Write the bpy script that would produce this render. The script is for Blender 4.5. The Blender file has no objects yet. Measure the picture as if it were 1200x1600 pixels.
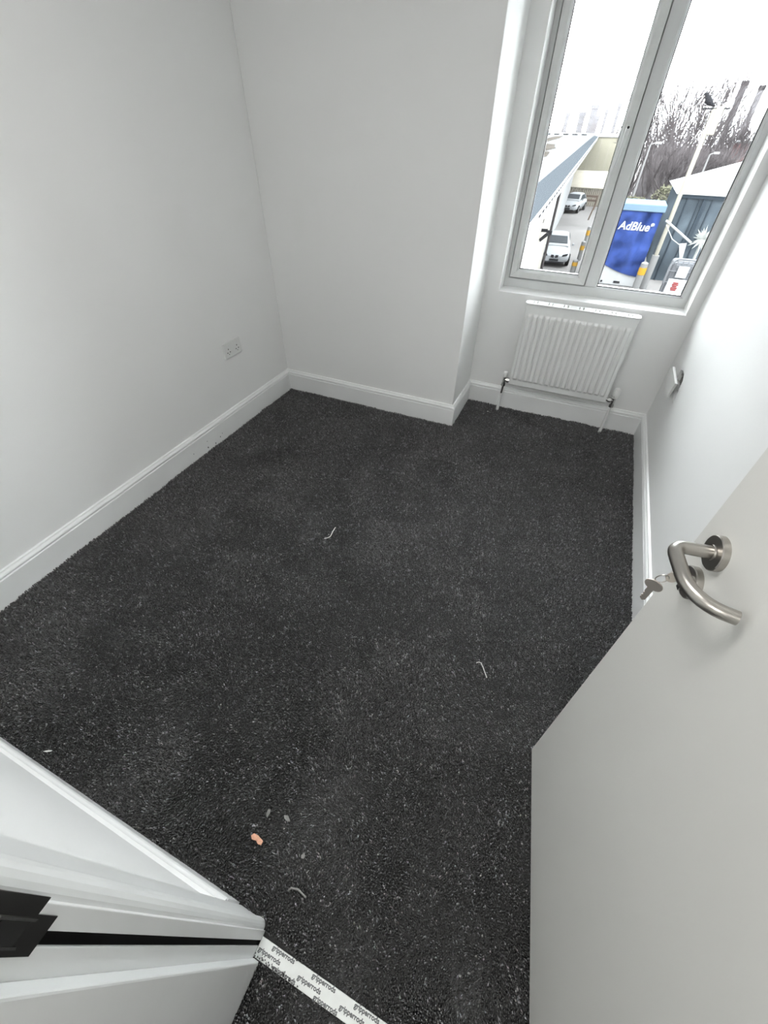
import bpy, bmesh, math, random
import numpy as np
from mathutils import Vector, Matrix
random.seed(7)
PI = math.pi
SC = bpy.context.scene
COL = SC.collection

# ------------------------------------------------------------------ camera
cam_d = bpy.data.cameras.new('camera')
cam = bpy.data.objects.new('camera', cam_d)
COL.objects.link(cam)
SC.camera = cam
R = Matrix(((0.91317, -0.28711, 0.2893), (0.40748, 0.6269, -0.66404), (0.00929, 0.72427, 0.68946)))
cam.matrix_world = Matrix.Translation((1.837, 0.0949, 1.4792)) @ R.to_4x4()
cam_d.sensor_fit = 'VERTICAL'
cam_d.sensor_height = 36.0
cam_d.lens = 36.0 * 644.6 / 1600.0
cam_d.clip_start = 0.01
cam_d.clip_end = 400

# ------------------------------------------------------------------ world: flat overcast sky
w = bpy.data.worlds.new('overcast')
SC.world = w
w.use_nodes = True
nt = w.node_tree
bg = nt.nodes['Background']
tc = nt.nodes.new('ShaderNodeTexCoord')
sep = nt.nodes.new('ShaderNodeSeparateXYZ')
mr = nt.nodes.new('ShaderNodeMapRange')
mr.inputs['From Min'].default_value = 0.0
mr.inputs['From Max'].default_value = 1.0
mr.inputs['To Min'].default_value = 7.3
mr.inputs['To Max'].default_value = 11.3
nt.links.new(tc.outputs['Generated'], sep.inputs[0])
nt.links.new(sep.outputs['Z'], mr.inputs['Value'])
nt.links.new(mr.outputs[0], bg.inputs['Strength'])
bg.inputs['Color'].default_value = (0.945, 0.97, 1.0, 1)

# ------------------------------------------------------------------ added fill lights, no fittings modelled
def area(name, loc, size, power, rot=(0, 0, 0), color=(1, 1, 1)):
    d = bpy.data.lights.new(name, 'AREA')
    d.shape = 'DISK'
    d.size = size
    d.energy = power
    d.color = color
    o = bpy.data.objects.new(name, d)
    COL.objects.link(o)
    o.location = loc
    o.rotation_euler = rot
    return o
area('ceiling_fill', (1.3, 0.62, 2.40), 0.6, 5.7, color=(1.0, 0.985, 0.96))  # unseen fill light added under the ceiling to lift the walls
area('hall_fill', (1.75, -0.95, 2.35), 0.5, 6.0, rot=(0.9, 0, 0), color=(1.0, 0.985, 0.95))  # unseen fill light added behind the camera, shining in through the doorway

# ------------------------------------------------------------------ exposure
SC.view_settings.view_transform = 'Standard'
SC.view_settings.look = 'None'
SC.view_settings.gamma = 1
SC.view_settings.use_curve_mapping = False
SC.view_settings.exposure = 1.35

# ================================================================== materials
def mat(name, color, rough=0.5, metal=0.0, spec=0.5, noise=None, bump=None, coat=0.0, alpha_noise=None):
    """noise=(scale, amount) mottles the colour; bump=(scale, strength)"""
    m = bpy.data.materials.new(name)
    m.use_nodes = True
    t = m.node_tree
    b = t.nodes['Principled BSDF']
    b.inputs['Base Color'].default_value = (*color, 1)
    b.inputs['Roughness'].default_value = rough
    b.inputs['Metallic'].default_value = metal
    b.inputs['Specular IOR Level'].default_value = spec
    b.inputs['Coat Weight'].default_value = coat
    c = t.nodes.new('ShaderNodeTexCoord')
    if noise:
        n = t.nodes.new('ShaderNodeTexNoise')
        n.inputs['Scale'].default_value = noise[0]
        n.inputs['Detail'].default_value = 4
        r = t.nodes.new('ShaderNodeMapRange')
        r.inputs['From Min'].default_value = 0.3
        r.inputs['From Max'].default_value = 0.7
        r.inputs['To Min'].default_value = 1 - noise[1]
        r.inputs['To Max'].default_value = 1 + noise[1]
        mx = t.nodes.new('ShaderNodeVectorMath')
        mx.operation = 'SCALE'
        mx.inputs[0].default_value = color
        t.links.new(c.outputs['Object'], n.inputs['Vector'])
        t.links.new(n.outputs['Fac'], r.inputs['Value'])
        t.links.new(r.outputs[0], mx.inputs['Scale'])
        t.links.new(mx.outputs[0], b.inputs['Base Color'])
    if bump:
        n2 = t.nodes.new('ShaderNodeTexNoise')
        n2.inputs['Scale'].default_value = bump[0]
        n2.inputs['Detail'].default_value = 3
        bp = t.nodes.new('ShaderNodeBump')
        bp.inputs['Strength'].default_value = bump[1]
        bp.inputs['Distance'].default_value = 0.002
        t.links.new(c.outputs['Object'], n2.inputs['Vector'])
        t.links.new(n2.outputs['Fac'], bp.inputs['Height'])
        t.links.new(bp.outputs[0], b.inputs['Normal'])
    return m

M = {}
M['wall'] = mat('white_emulsion', (0.876, 0.878, 0.870), 0.75, spec=0.3, noise=(1.5, 0.012), bump=(140, 0.10))
M['ceiling'] = mat('ceiling_white', (0.88, 0.88, 0.87), 0.8)
M['gloss'] = mat('white_satin_woodwork', (0.88, 0.89, 0.885), 0.32, noise=(6, 0.02))
M['door'] = mat('door_satin_white', (0.76, 0.76, 0.73), 0.42, noise=(3, 0.01), bump=(260, 0.05))
M['upvc'] = mat('white_plastic', (0.66, 0.67, 0.668), 0.28, noise=(9, 0.02))
M['upvc_dirty'] = mat('white_plastic_grimy', (0.66, 0.67, 0.66), 0.35, noise=(25, 0.05))
M['gasket'] = mat('black_rubber', (0.012, 0.012, 0.014), 0.6)
M['rad'] = mat('radiator_enamel', (0.80, 0.81, 0.80), 0.25)
M['chrome'] = mat('chrome', (0.55, 0.55, 0.54), 0.18, metal=1)
M['nickel'] = mat('satin_nickel', (0.46, 0.44, 0.41), 0.30, metal=1, bump=(500, 0.05))
M['steel_dark'] = mat('polished_steel_plate', (0.30, 0.30, 0.29), 0.14, metal=1)
M['keymetal'] = mat('key_nickel', (0.80, 0.74, 0.68), 0.38, metal=1)
M['plastic'] = mat('socket_plastic', (0.78, 0.785, 0.77), 0.3)
M['hole'] = mat('dark_hole', (0.01, 0.01, 0.01), 0.8)
M['black'] = mat('black_seal', (0.004, 0.004, 0.004), 0.8, spec=0.1)
M['rubble'] = mat('broken_plaster', (0.26, 0.25, 0.24), 0.9, noise=(60, 0.5))
M['tape'] = mat('white_tape', (0.80, 0.82, 0.80), 0.45, noise=(40, 0.04))
M['ink'] = mat('grey_ink', (0.10, 0.105, 0.11), 0.6)
M['backing'] = mat('carpet_backing', (0.012, 0.012, 0.013), 0.95)
M['subfloor'] = mat('subfloor', (0.05, 0.05, 0.05), 0.9)
M['terracotta'] = mat('terracotta_chip', (0.75, 0.40, 0.27), 0.7, noise=(200, 0.15))
M['scrap'] = mat('white_scrap', (0.75, 0.75, 0.73), 0.6)
M['scrapgrey'] = mat('grey_scrap', (0.25, 0.25, 0.24), 0.5)
# outdoors
OUT = 0.24
_mat = mat
def mat(name, color, rough=0.5, **k):
    return _mat(name, tuple(c * OUT for c in color), max(rough, 0.5), spec=0.0, **{a: b for a, b in k.items() if a != 'coat'})
M['asphalt'] = mat('asphalt', (0.32, 0.31, 0.305), 0.85, noise=(0.35, 0.18))
M['cream'] = mat('cream_render', (0.56, 0.53, 0.48), 0.85, noise=(0.6, 0.05))
M['yellowwall'] = mat('pale_yellow_cladding', (0.50, 0.475, 0.38), 0.8, noise=(0.5, 0.06))
M['roofsheet'] = mat('pale_roof_sheet', (0.22, 0.225, 0.23), 0.7, noise=(0.25, 0.12))
M['roofpatch'] = mat('weathered_roof_patch', (0.11, 0.10, 0.09), 0.9, noise=(1.2, 0.3))
M['fascia'] = mat('blue_grey_fascia', (0.085, 0.097, 0.11), 0.6)
M['whitetrim'] = mat('white_trim', (0.60, 0.61, 0.62), 0.6)
M['darkmetal'] = mat('dark_metal', (0.05, 0.05, 0.055), 0.5)
M['pipegrey'] = mat('grey_downpipe', (0.10, 0.09, 0.09), 0.5)
M['carwhite'] = mat('car_white_paint', (0.52, 0.54, 0.56), 0.25, coat=0.5)
M['carglass'] = mat('car_glass', (0.10, 0.11, 0.12), 0.1)
M['tyre'] = mat('tyre_rubber', (0.03, 0.03, 0.03), 0.8)
M['alloy'] = mat('alloy_wheel', (0.35, 0.35, 0.36), 0.35, metal=0.6)
M['tin'] = mat('corrugated_cream_tin', (0.60, 0.56, 0.48), 0.7, noise=(2, 0.10))
M['rust'] = mat('rusty_red_metal', (0.24, 0.18, 0.15), 0.7, noise=(3, 0.2))
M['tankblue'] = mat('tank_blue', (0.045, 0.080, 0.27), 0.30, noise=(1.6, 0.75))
M['tankwhite'] = mat('tank_white', (0.68, 0.69, 0.70), 0.5)
M['tanklid'] = mat('tank_pale_blue_band', (0.22, 0.32, 0.42), 0.5)
M['lettering'] = mat('white_lettering', (0.60, 0.62, 0.65), 0.5)
M['container'] = mat('slate_blue_cladding', (0.115, 0.142, 0.168), 0.5, noise=(0.9, 0.5))
M['containertrim'] = mat('slate_trim', (0.055, 0.072, 0.09), 0.5)
M['bollard'] = mat('bollard_grey', (0.36, 0.36, 0.36), 0.5)
M['amber'] = mat('amber_reflector', (0.75, 0.42, 0.06), 0.4)
M['polecream'] = mat('cream_lamp_post', (0.46, 0.44, 0.375), 0.5)
M['twig'] = mat('bare_twig', (0.19, 0.17, 0.175), 0.9, noise=(0.8, 0.25))
M['bush'] = mat('olive_scrub', (0.20, 0.20, 0.14), 0.9, noise=(0.8, 0.3))
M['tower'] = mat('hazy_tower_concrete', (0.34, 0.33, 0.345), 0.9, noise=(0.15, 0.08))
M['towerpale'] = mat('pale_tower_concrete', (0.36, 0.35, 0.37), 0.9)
M['bird'] = mat('grey_feathers', (0.045, 0.045, 0.05), 0.8)
M['redcloth'] = mat('faded_red_sheet', (0.30, 0.16, 0.16), 0.8)
M['redink'] = mat('red_print', (0.35, 0.05, 0.05), 0.6)
M['plant'] = mat('pale_spiky_leaves', (0.50, 0.52, 0.50), 0.6)
M['cage'] = mat('galvanised_cage', (0.27, 0.28, 0.30), 0.4, metal=0.2)
M['ibc'] = mat('translucent_white_tank', (0.24, 0.25, 0.27), 0.4)
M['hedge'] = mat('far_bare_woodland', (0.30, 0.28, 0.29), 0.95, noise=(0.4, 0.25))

def glass_material():
    m = bpy.data.materials.new('window_glass')
    m.use_nodes = True
    t = m.node_tree
    t.nodes.clear()
    out = t.nodes.new('ShaderNodeOutputMaterial')
    mix = t.nodes.new('ShaderNodeMixShader')
    fr = t.nodes.new('ShaderNodeFresnel')
    fr.inputs['IOR'].default_value = 1.35
    tr = t.nodes.new('ShaderNodeBsdfTransparent')
    tr.inputs['Color'].default_value = (0.95, 0.965, 0.96, 1)
    gl = t.nodes.new('ShaderNodeBsdfGlossy')
    gl.inputs['Roughness'].default_value = 0.02
    t.links.new(fr.outputs[0], mix.inputs[0])
    t.links.new(tr.outputs[0], mix.inputs[1])
    t.links.new(gl.outputs[0], mix.inputs[2])
    t.links.new(mix.outputs[0], out.inputs[0])
    return m
M['glass'] = glass_material()

def carpet_material():
    m = bpy.data.materials.new('charcoal_twist_pile')
    m.use_nodes = True
    t = m.node_tree
    b = t.nodes['Principled BSDF']
    a = t.nodes.new('ShaderNodeAttribute')
    a.attribute_name = 'yarn'
    t.links.new(a.outputs['Color'], b.inputs['Base Color'])
    b.inputs['Roughness'].default_value = 0.30
    b.inputs['Specular IOR Level'].default_value = 1.0
    b.inputs['IOR'].default_value = 1.60
    b.inputs['Sheen Weight'].default_value = 0.35
    b.inputs['Sheen Roughness'].default_value = 0.3
    return m
M['carpet'] = carpet_material()

# ================================================================== helpers
def tag(o, label=None, cat=None, group=None, kind=None):
    if label: o['label'] = label
    if cat: o['category'] = cat
    if group: o['group'] = group
    if kind: o['kind'] = kind
    return o

def empty(name, loc=(0, 0, 0), rz=0.0, label=None, cat=None, group=None, kind=None):
    o = bpy.data.objects.new(name, None)
    COL.objects.link(o)
    o.location = loc
    o.rotation_euler = (0, 0, rz)
    o.empty_display_size = 0.05
    return tag(o, label, cat, group, kind)

class MB:
    def __init__(s):
        s.bm = bmesh.new()
    def box(s, a, b, bevel=0.0):
        a = Vector(a); b = Vector(b)
        lo = Vector([min(a[i], b[i]) for i in range(3)])
        hi = Vector([max(a[i], b[i]) for i in range(3)])
        vs = [s.bm.verts.new((x, y, z)) for x in (lo.x, hi.x) for y in (lo.y, hi.y) for z in (lo.z, hi.z)]
        fs = [(0, 1, 3, 2), (4, 6, 7, 5), (0, 4, 5, 1), (2, 3, 7, 6), (0, 2, 6, 4), (1, 5, 7, 3)]
        faces = [s.bm.faces.new([vs[i] for i in f]) for f in fs]
        if bevel > 0:
            es = list({e for f in faces for e in f.edges})
            bmesh.ops.bevel(s.bm, geom=es, offset=bevel, segments=2, profile=0.5, affect='EDGES')
        return s
    def quad(s, *p):
        s.bm.faces.new([s.bm.verts.new(q) for q in p])
        return s
    def poly_prism(s, pts, d):
        """extrude a closed loop of 3-D points by vector d"""
        d = Vector(d)
        A = [s.bm.verts.new(p) for p in pts]
        B = [s.bm.verts.new(Vector(p) + d) for p in pts]
        n = len(pts)
        s.bm.faces.new(A[::-1]); s.bm.faces.new(B)
        for i in range(n):
            s.bm.faces.new((A[i], A[(i + 1) % n], B[(i + 1) % n], B[i]))
        return s
    def tube(s, pts, r, seg=12, cap=True):
        pts = [Vector(p) for p in pts]
        rr = r if isinstance(r, (list, tuple)) else [r] * len(pts)
        rings = []
        ref = None
        for i, p in enumerate(pts):
            if i == 0: d = pts[1] - p
            elif i == len(pts) - 1: d = p - pts[i - 1]
            else: d = (pts[i + 1] - p).normalized() + (p - pts[i - 1]).normalized()
            d.normalize()
            if ref is None:
                ref = Vector((0, 0, 1)) if abs(d.z) < 0.9 else Vector((1, 0, 0))
            u = d.cross(ref)
            if u.length < 1e-4: u = d.cross(Vector((0.3, 1, 0.2)))
            u.normalize()
            v = d.cross(u)
            ref = u.cross(d)
            rings.append([s.bm.verts.new(p + (u * math.cos(2 * PI * k / seg) + v * math.sin(2 * PI * k / seg)) * rr[i]) for k in range(seg)])
        for a, b in zip(rings, rings[1:]):
            for k in range(seg):
                s.bm.faces.new((a[k], a[(k + 1) % seg], b[(k + 1) % seg], b[k]))
        if cap:
            s.bm.faces.new(rings[0][::-1]); s.bm.faces.new(rings[-1])
        return s
    def lathe(s, prof, origin, axis, seg=24):
        """prof: (distance along axis, radius)"""
        o = Vector(origin); ax = Vector(axis).normalized()
        u = ax.orthogonal().normalized(); v = ax.cross(u)
        rings = []
        for h, r in prof:
            rings.append([s.bm.verts.new(o + ax * h + (u * math.cos(2 * PI * k / seg) + v * math.sin(2 * PI * k / seg)) * max(r, 1e-5)) for k in range(seg)])
        for a, b in zip(rings, rings[1:]):
            for k in range(seg):
                s.bm.faces.new((a[k], a[(k + 1) % seg], b[(k + 1) % seg], b[k]))
        s.bm.faces.new(rings[0][::-1]); s.bm.faces.new(rings[-1])
        return s
    def loft(s, rings):
        R_ = [[s.bm.verts.new(p) for p in r] for r in rings]
        n = len(R_[0])
        for a, b in zip(R_, R_[1:]):
            for k in range(n):
                s.bm.faces.new((a[k], a[(k + 1) % n], b[(k + 1) % n], b[k]))
        s.bm.faces.new(R_[0][::-1]); s.bm.faces.new(R_[-1])
        return s
    def build(s, name, material, parent=None, smooth=False, bevel=0.0, origin=None):
        bmesh.ops.recalc_face_normals(s.bm, faces=s.bm.faces)
        me = bpy.data.meshes.new(name)
        s.bm.to_mesh(me); s.bm.free()
        me.materials.append(material)
        if smooth:
            for p in me.polygons: p.use_smooth = True
            try: me.set_sharp_from_angle(angle=math.radians(40))
            except Exception: pass
        o = bpy.data.objects.new(name, me)
        COL.objects.link(o)
        if parent: o.parent = parent
        if origin is not None:
            me.transform(Matrix.Translation(-Vector(origin)))
            o.location = origin
        if bevel:
            md = o.modifiers.new('bevel', 'BEVEL')
            md.width = bevel; md.segments = 2; md.limit_method = 'ANGLE'
        return o

def copy_tree(o, parent=None):
    c = o.copy()
    COL.objects.link(c)
    if parent: c.parent = parent
    for ch in list(o.children):
        copy_tree(ch, c)
    return c

def text_mesh(name, body, size, material, matrix, parent=None, extrude=0.0005, offset=0.0, shear=0.0, align='LEFT'):
    cu = bpy.data.curves.new(name, 'FONT')
    cu.body = body; cu.size = size; cu.extrude = extrude; cu.offset = offset; cu.shear = shear
    cu.align_x = align; cu.resolution_u = 3
    tmp = bpy.data.objects.new('tmp', cu)
    COL.objects.link(tmp)
    dg = bpy.context.evaluated_depsgraph_get()
    dg.update()
    me = bpy.data.meshes.new_from_object(tmp.evaluated_get(dg))
    bpy.data.objects.remove(tmp)
    me.transform(matrix)
    me.materials.clear(); me.materials.append(material)
    o = bpy.data.objects.new(name, me)
    me.name = name
    COL.objects.link(o)
    if parent: o.parent = parent
    return o

def panel_with_holes(name, outer, holes, frame, thick, material, parent=None):
    """outer/holes: 2-D loops; frame(u,v,w)->3-D; w runs from 0 (room face) to thick. Solid with openings."""
    bm = bmesh.new()
    def side(wv):
        loops = []; edges = []
        for lp in [outer] + holes:
            vs = [bm.verts.new(frame(u, v, wv)) for u, v in lp]
            loops.append(vs)
            edges += [bm.edges.new((vs[i], vs[(i + 1) % len(vs)])) for i in range(len(vs))]
        bmesh.ops.triangle_fill(bm, use_beauty=True, use_dissolve=False, edges=edges)
        return loops
    a = side(0.0); b = side(thick)
    for la, lb in zip(a, b):
        n = len(la)
        for i in range(n):
            bm.faces.new((la[i], la[(i + 1) % n], lb[(i + 1) % n], lb[i]))
    bmesh.ops.recalc_face_normals(bm, faces=bm.faces)
    me = bpy.data.meshes.new(name); bm.to_mesh(me); bm.free()
    me.materials.append(material)
    o = bpy.data.objects.new(name, me); COL.objects.link(o)
    if parent: o.parent = parent
    return o

def rect(a, b, c, d): return [(a, b), (c, b), (c, d), (a, d)]

# ================================================================== room dimensions
D1, D2 = 2.492, 2.898        # boxing front, window wall
BX, W = 1.270, 2.423         # boxing side, right wall
H = 2.42                     # ceiling
FZ = -0.012                  # subfloor under the pile
JX0, JX1 = 1.565, 2.262      # clear faces of door lining
WT = 0.19                    # wall thickness at the doorway
WX0, WX1, WZ0, WZ1 = 1.361, 2.375, 0.727, 2.10   # window opening
FY = D2 + 0.13               # inner face of window frame

S = dict(kind='structure')
# floor
tag(MB().box((-0.1, -1.35, -0.15), (3.1, 3.05, FZ)).build('floor', M['subfloor']), kind='structure')
tag(MB().box((-0.1, -1.35, H), (3.1, 3.2, H + 0.1)).build('ceiling', M['ceiling']), kind='structure')
tag(MB().box((-0.1, -WT, FZ), (0, D2 + 0.25, H)).build('wall_left', M['wall']), kind='structure')
# right wall with the knocked-out hole
hole = [(2.655, 0.535), (2.60, 0.552), (2.555, 0.553), (2.515, 0.535), (2.505, 0.50), (2.485, 0.462), (2.475, 0.425),
        (2.50, 0.428), (2.535, 0.44), (2.575, 0.452), (2.60, 0.478), (2.64, 0.50)]
tag(panel_with_holes('wall_right', rect(-WT, FZ, D2 + 0.25, H), [hole], lambda u, v, w_: (W + w_, u, v), 0.12, M['wall']), kind='structure')
# window wall
tag(panel_with_holes('wall_back', rect(BX, FZ, W, H), [rect(WX0, WZ0, WX1, WZ1)], lambda u, v, w_: (u, D2 + w_, v), 0.25, M['wall']), kind='structure')
# boxed-out chimney corner
tag(MB().box((0, D1, FZ), (BX, D2 + 0.25, H)).build('wall_boxing', M['wall'], bevel=0.003), kind='structure')
# wall with the doorway
tag(panel_with_holes('wall_front', [(0, FZ), (JX0 - 0.03, FZ), (JX0 - 0.03, 2.03), (JX1 + 0.03, 2.03), (JX1 + 0.03, FZ), (W + 0.12, FZ), (W + 0.12, H), (0, H)], [],
                     lambda u, v, w_: (u, -w_, v), WT, M['wall']), kind='structure')
# hall
tag(MB().box((0.9, -1.25, FZ), (1.0, -WT, H)).build('wall_hall_left', M['wall']), kind='structure')
tag(MB().box((2.75, -1.25, FZ), (2.85, -WT, H)).build('wall_hall_right', M['wall']), kind='structure')
tag(MB().box((0.9, -1.35, FZ), (2.85, -1.25, H)).build('wall_hall_back', M['wall']), kind='structure')
tag(MB().box((W + 0.12, -WT, FZ), (2.85, 0.0, H)).build('wall_hall_return', M['wall']), kind='structure')

# ------------------------------------------------------------------ skirting boards
PROF = [(0, FZ), (0.018, FZ), (0.018, 0.107), (0.0155, 0.1095), (0.0135, 0.1125), (0.0165, 0.1150), (0.0182, 0.1185),
        (0.0178, 0.1225), (0.0155, 0.1270), (0.0120, 0.1305), (0.0095, 0.1340), (0.0085, 0.1380), (0.0, 0.1405)]
def skirting(name, A, B, n, mA, mB):
    """A,B on the wall face; n room-side normal; m: +1 inside mitre, -1 outside mitre, 0 square"""
    A = Vector((*A, 0)); B = Vector((*B, 0)); n = Vector((*n, 0)); t = (B - A).normalized()
    ra = [A + n * d + t * (d * mA) + Vector((0, 0, z)) for d, z in PROF]
    rb = [B + n * d - t * (d * mB) + Vector((0, 0, z)) for d, z in PROF]
    mb = MB(); mb.loft([ra, rb])
    return tag(mb.build(name, M['gloss']), kind='structure')
skirting('baseboard_left', (0, 0), (0, D1), (1, 0), 1, 1)
skirting('baseboard_boxing', (0, D1), (BX, D1), (0, -1), 1, -1)
skirting('baseboard_boxing_side', (BX, D1), (BX, D2), (1, 0), -1, 1)
skirting('baseboard_back', (BX, D2), (W, D2), (0, -1), 1, 1)
skirting('baseboard_right', (W, 0), (W, D2), (-1, 0), 1, 1)
skirting('baseboard_front', (0, 0), (1.473, 0), (0, 1), 1, 0)

# ------------------------------------------------------------------ carpet (real pile)
def smooth_noise(x, y, scale, seed):
    rs = np.random.RandomState(seed)
    g = rs.rand(64, 64)
    u = x / scale + 5; v = y / scale + 5
    iu = np.floor(u).astype(int); iv = np.floor(v).astype(int)
    fu = u - iu; fv = v - iv
    fu = fu * fu * (3 - 2 * fu); fv = fv * fv * (3 - 2 * fv)
    G = lambda a, b: g[a % 64, b % 64]
    return ((G(iu, iv) * (1 - fu) + G(iu + 1, iv) * fu) * (1 - fv) + (G(iu, iv + 1) * (1 - fu) + G(iu + 1, iv + 1) * fu) * fv)

def cell_noise(x, y, scale, seed):
    i = np.floor(x / scale).astype(np.int64); j = np.floor(y / scale).astype(np.int64)
    h = (i * 73856093) ^ (j * 19349663) ^ (seed * 83492791)
    h = (h ^ (h >> 13)) * 1274126177
    return ((h & 0xffffff) / float(0xffffff))

def carpet(name, regions, spacing, seed, label):
    rs = np.random.RandomState(seed)
    X = []; Y = []
    for x0, y0, x1, y1 in regions:
        nx = max(1, int((x1 - x0) / spacing)); ny = max(1, int((y1 - y0) / spacing))
        gx, gy = np.meshgrid(x0 + (np.arange(nx) + .5) * (x1 - x0) / nx, y0 + (np.arange(ny) + .5) * (y1 - y0) / ny)
        X.append(gx.ravel()); Y.append(gy.ravel())
    x = np.concatenate(X); y = np.concatenate(Y)
    N = len(x)
    x = x + rs.uniform(-.45, .45, N) * spacing; y = y + rs.uniform(-.45, .45, N) * spacing
    # pile lean: footprints and brush marks
    a = smooth_noise(x, y, 0.33, 1) * 5.0 + smooth_noise(x, y, 0.12, 2) * 3.5
    amt = 0.15 + 0.55 * smooth_noise(x, y, 0.22, 3) + 0.30 * smooth_noise(x, y, 0.07, 4)
    lx = np.cos(a) * amt + rs.normal(0, .30, N)
    ly = np.sin(a) * amt + rs.normal(0, .30, N)
    h = 0.0115 + rs.uniform(-.0035, .0035, N) - 0.0035 * (smooth_noise(x, y, 0.09, 6) > .66) - 0.002 * smooth_noise(x, y, 0.05, 9)
    # pile shaped straighter by the window side to catch its light as a bright patch
    flat = np.exp(-(((x - 1.85) / .62) ** 2 + ((y - 1.65) / .75) ** 2))
    patch = smooth_noise(x, y, 0.26, 21)
    k_ = 1.25 - 0.95 * flat * np.clip(patch * 2.2 - .1, 0, 1)
    lx = lx * k_; ly = ly * k_
    h = h - 0.0032 * np.clip(1 - flat * 1.3, 0, 1) * (patch > .55)
    lx *= 0.0042; ly *= 0.0042
    rad = 0.0021 * rs.uniform(.75, 1.25, N)
    th = rs.uniform(0, 2 * PI, N)
    K = 3
    nv = 2 * K
    V = np.zeros((N, nv, 3))
    for k in range(K):
        ang = th + 2 * PI * k / K
        V[:, k] = np.stack([x + np.cos(ang) * rad * .8, y + np.sin(ang) * rad * .8, np.full(N, FZ)], 1)
        ang2 = ang + 0.7
        # blunt cut end, tilted with the lean of the yarn
        dx_ = np.cos(ang2) * rad * 1.1; dy_ = np.sin(ang2) * rad * 1.1
        V[:, K + k] = np.stack([x + lx + dx_, y + ly + dy_, FZ + h - (dx_ * lx + dy_ * ly) / .0055 * .75 + rs.normal(0, .00022, N)], 1)
    q = []
    for k in range(K):
        q += [k, (k + 1) % K, K + (k + 1) % K, K + k]
    q += [K, K + 1, K + 2]
    base = (np.arange(N) * nv)[:, None]
    loops = (np.array(q).reshape(1, -1) + base).ravel().astype(np.int32)
    cnt = np.tile(np.array([4] * K + [3]), N)
    start = np.concatenate([[0], np.cumsum(cnt)[:-1]]).astype(np.int32)
    me = bpy.data.meshes.new(name)
    me.vertices.add(N * nv); me.vertices.foreach_set('co', V.ravel())
    me.loops.add(len(loops)); me.loops.foreach_set('vertex_index', loops)
    me.polygons.add(len(start)); me.polygons.foreach_set('loop_start', start)
    me.polygons.foreach_set('loop_total', cnt.astype(np.int32))
    me.update(calc_edges=True)
    me.validate()
    # yarn tones: black, charcoal, grey and a few pale strands, spun in small clumps
    c = (smooth_noise(x, y, 0.0050, 31) - .5) * .75 + (smooth_noise(x + .3, y, 0.0105, 33) - .5) * .55 + 0.47 + rs.normal(0, .15, N)
    c = np.clip(c, 0, 1)
    tone = np.interp(c, [0, .35, .55, .72, .86, 1.0], [.0012, .003, .010, .040, .125, .34])
    wv = 1.0 + rs.normal(0, .05, (N, 3))
    colr = np.clip(tone[:, None] * wv * np.array([1.0, 0.99, 1.03]), .002, .6)
    rgba = np.ones((N, nv, 4)); rgba[:, :, :3] = colr[:, None, :]
    at = me.color_attributes.new('yarn', 'FLOAT_COLOR', 'POINT')
    at.data.foreach_set('color', rgba.ravel())
    me.materials.append(M['carpet'])
    o = bpy.data.objects.new(name, me); COL.objects.link(o)
    return tag(o, label, 'carpet', kind='stuff')

e = 0.016
carpet('carpet_pile', [(e, e, 1.465, D1 - e), (1.465, 0.014, JX0, D1 - e), (JX0, -0.004, W - e, D1 - e), (BX + e, D1 - e, W - e, D2 - e)], 0.0050, 3,
       'charcoal black and grey flecked twist pile carpet covering the bedroom floor')
carpet('hall_carpet_pile', [(1.01, -0.75, JX0 - 0.03, -WT), (JX0 + 0.004, -0.75, 2.5, -0.040)], 0.0050, 5,
       'black carpet in the hall, on the outer side of the printed white tape')

# ------------------------------------------------------------------ threshold tape with its printing
tape = tag(MB().box((JX0 + 0.001, -0.0465, FZ), (JX1, -0.0085, -0.004)).build('carpet_tape', M['tape'], bevel=0.001),
           'white printed double-sided tape strip across the doorway threshold between two carpets', 'tape')
for row, (yy, x0) in enumerate([(-0.0175, 1.60), (-0.0335, 1.5695)]):
    k = 0
    xx = x0
    while xx < JX1 - 0.06:
        text_mesh('lettering', 'gripperrods', 0.0132, M['ink'], Matrix.Translation((xx, yy, -0.0039)), tape, extrude=0.0001, offset=0.0004)
        xx += 0.113
text_row = -0.0455
xx = 1.62
while xx < 2.2:
    text_mesh('lettering', 'gripperrods', 0.0132, M['ink'], Matrix.Translation((xx, text_row, -0.0039)), tape, extrude=0.0001, offset=0.0004)
    xx += 0.113

# ================================================================== doorway lining and architrave
def architrave(name, yface, sgn):
    # profile across width from the opening outward: (distance from lining edge, thickness)
    prof = [(0.005, 0), (0.005, 0.006), (0.0070, 0.0105), (0.0105, 0.0150), (0.016, 0.0178), (0.022, 0.0188), (0.028, 0.0180), (0.034, 0.0158), (0.040, 0.0150), (0.085, 0.0150), (0.090, 0.013), (0.090, 0)]
    mb = MB()
    # left leg, head, right leg mitred
    def leg(x_open, s):
        lo = [Vector((x_open + s * d, yface + sgn * t, FZ)) for d, t in prof]
        hi = [Vector((x_open + s * d, yface + sgn * t, 2.0 + d)) for d, t in prof]
        mb.loft([lo, hi])
    leg(JX0, -1); leg(JX1, 1)
    a = [Vector((JX0 - d, yface + sgn * t, 2.0 + d)) for d, t in prof]
    b = [Vector((JX1 + d, yface + sgn * t, 2.0 + d)) for d, t in prof]
    mb.loft([a, b])
    return tag(mb.build(name, M['gloss']), kind='structure')
architrave('trim_1', 0.0, 1)
architrave('trim_2', -WT, -1)

lin = MB()
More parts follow.
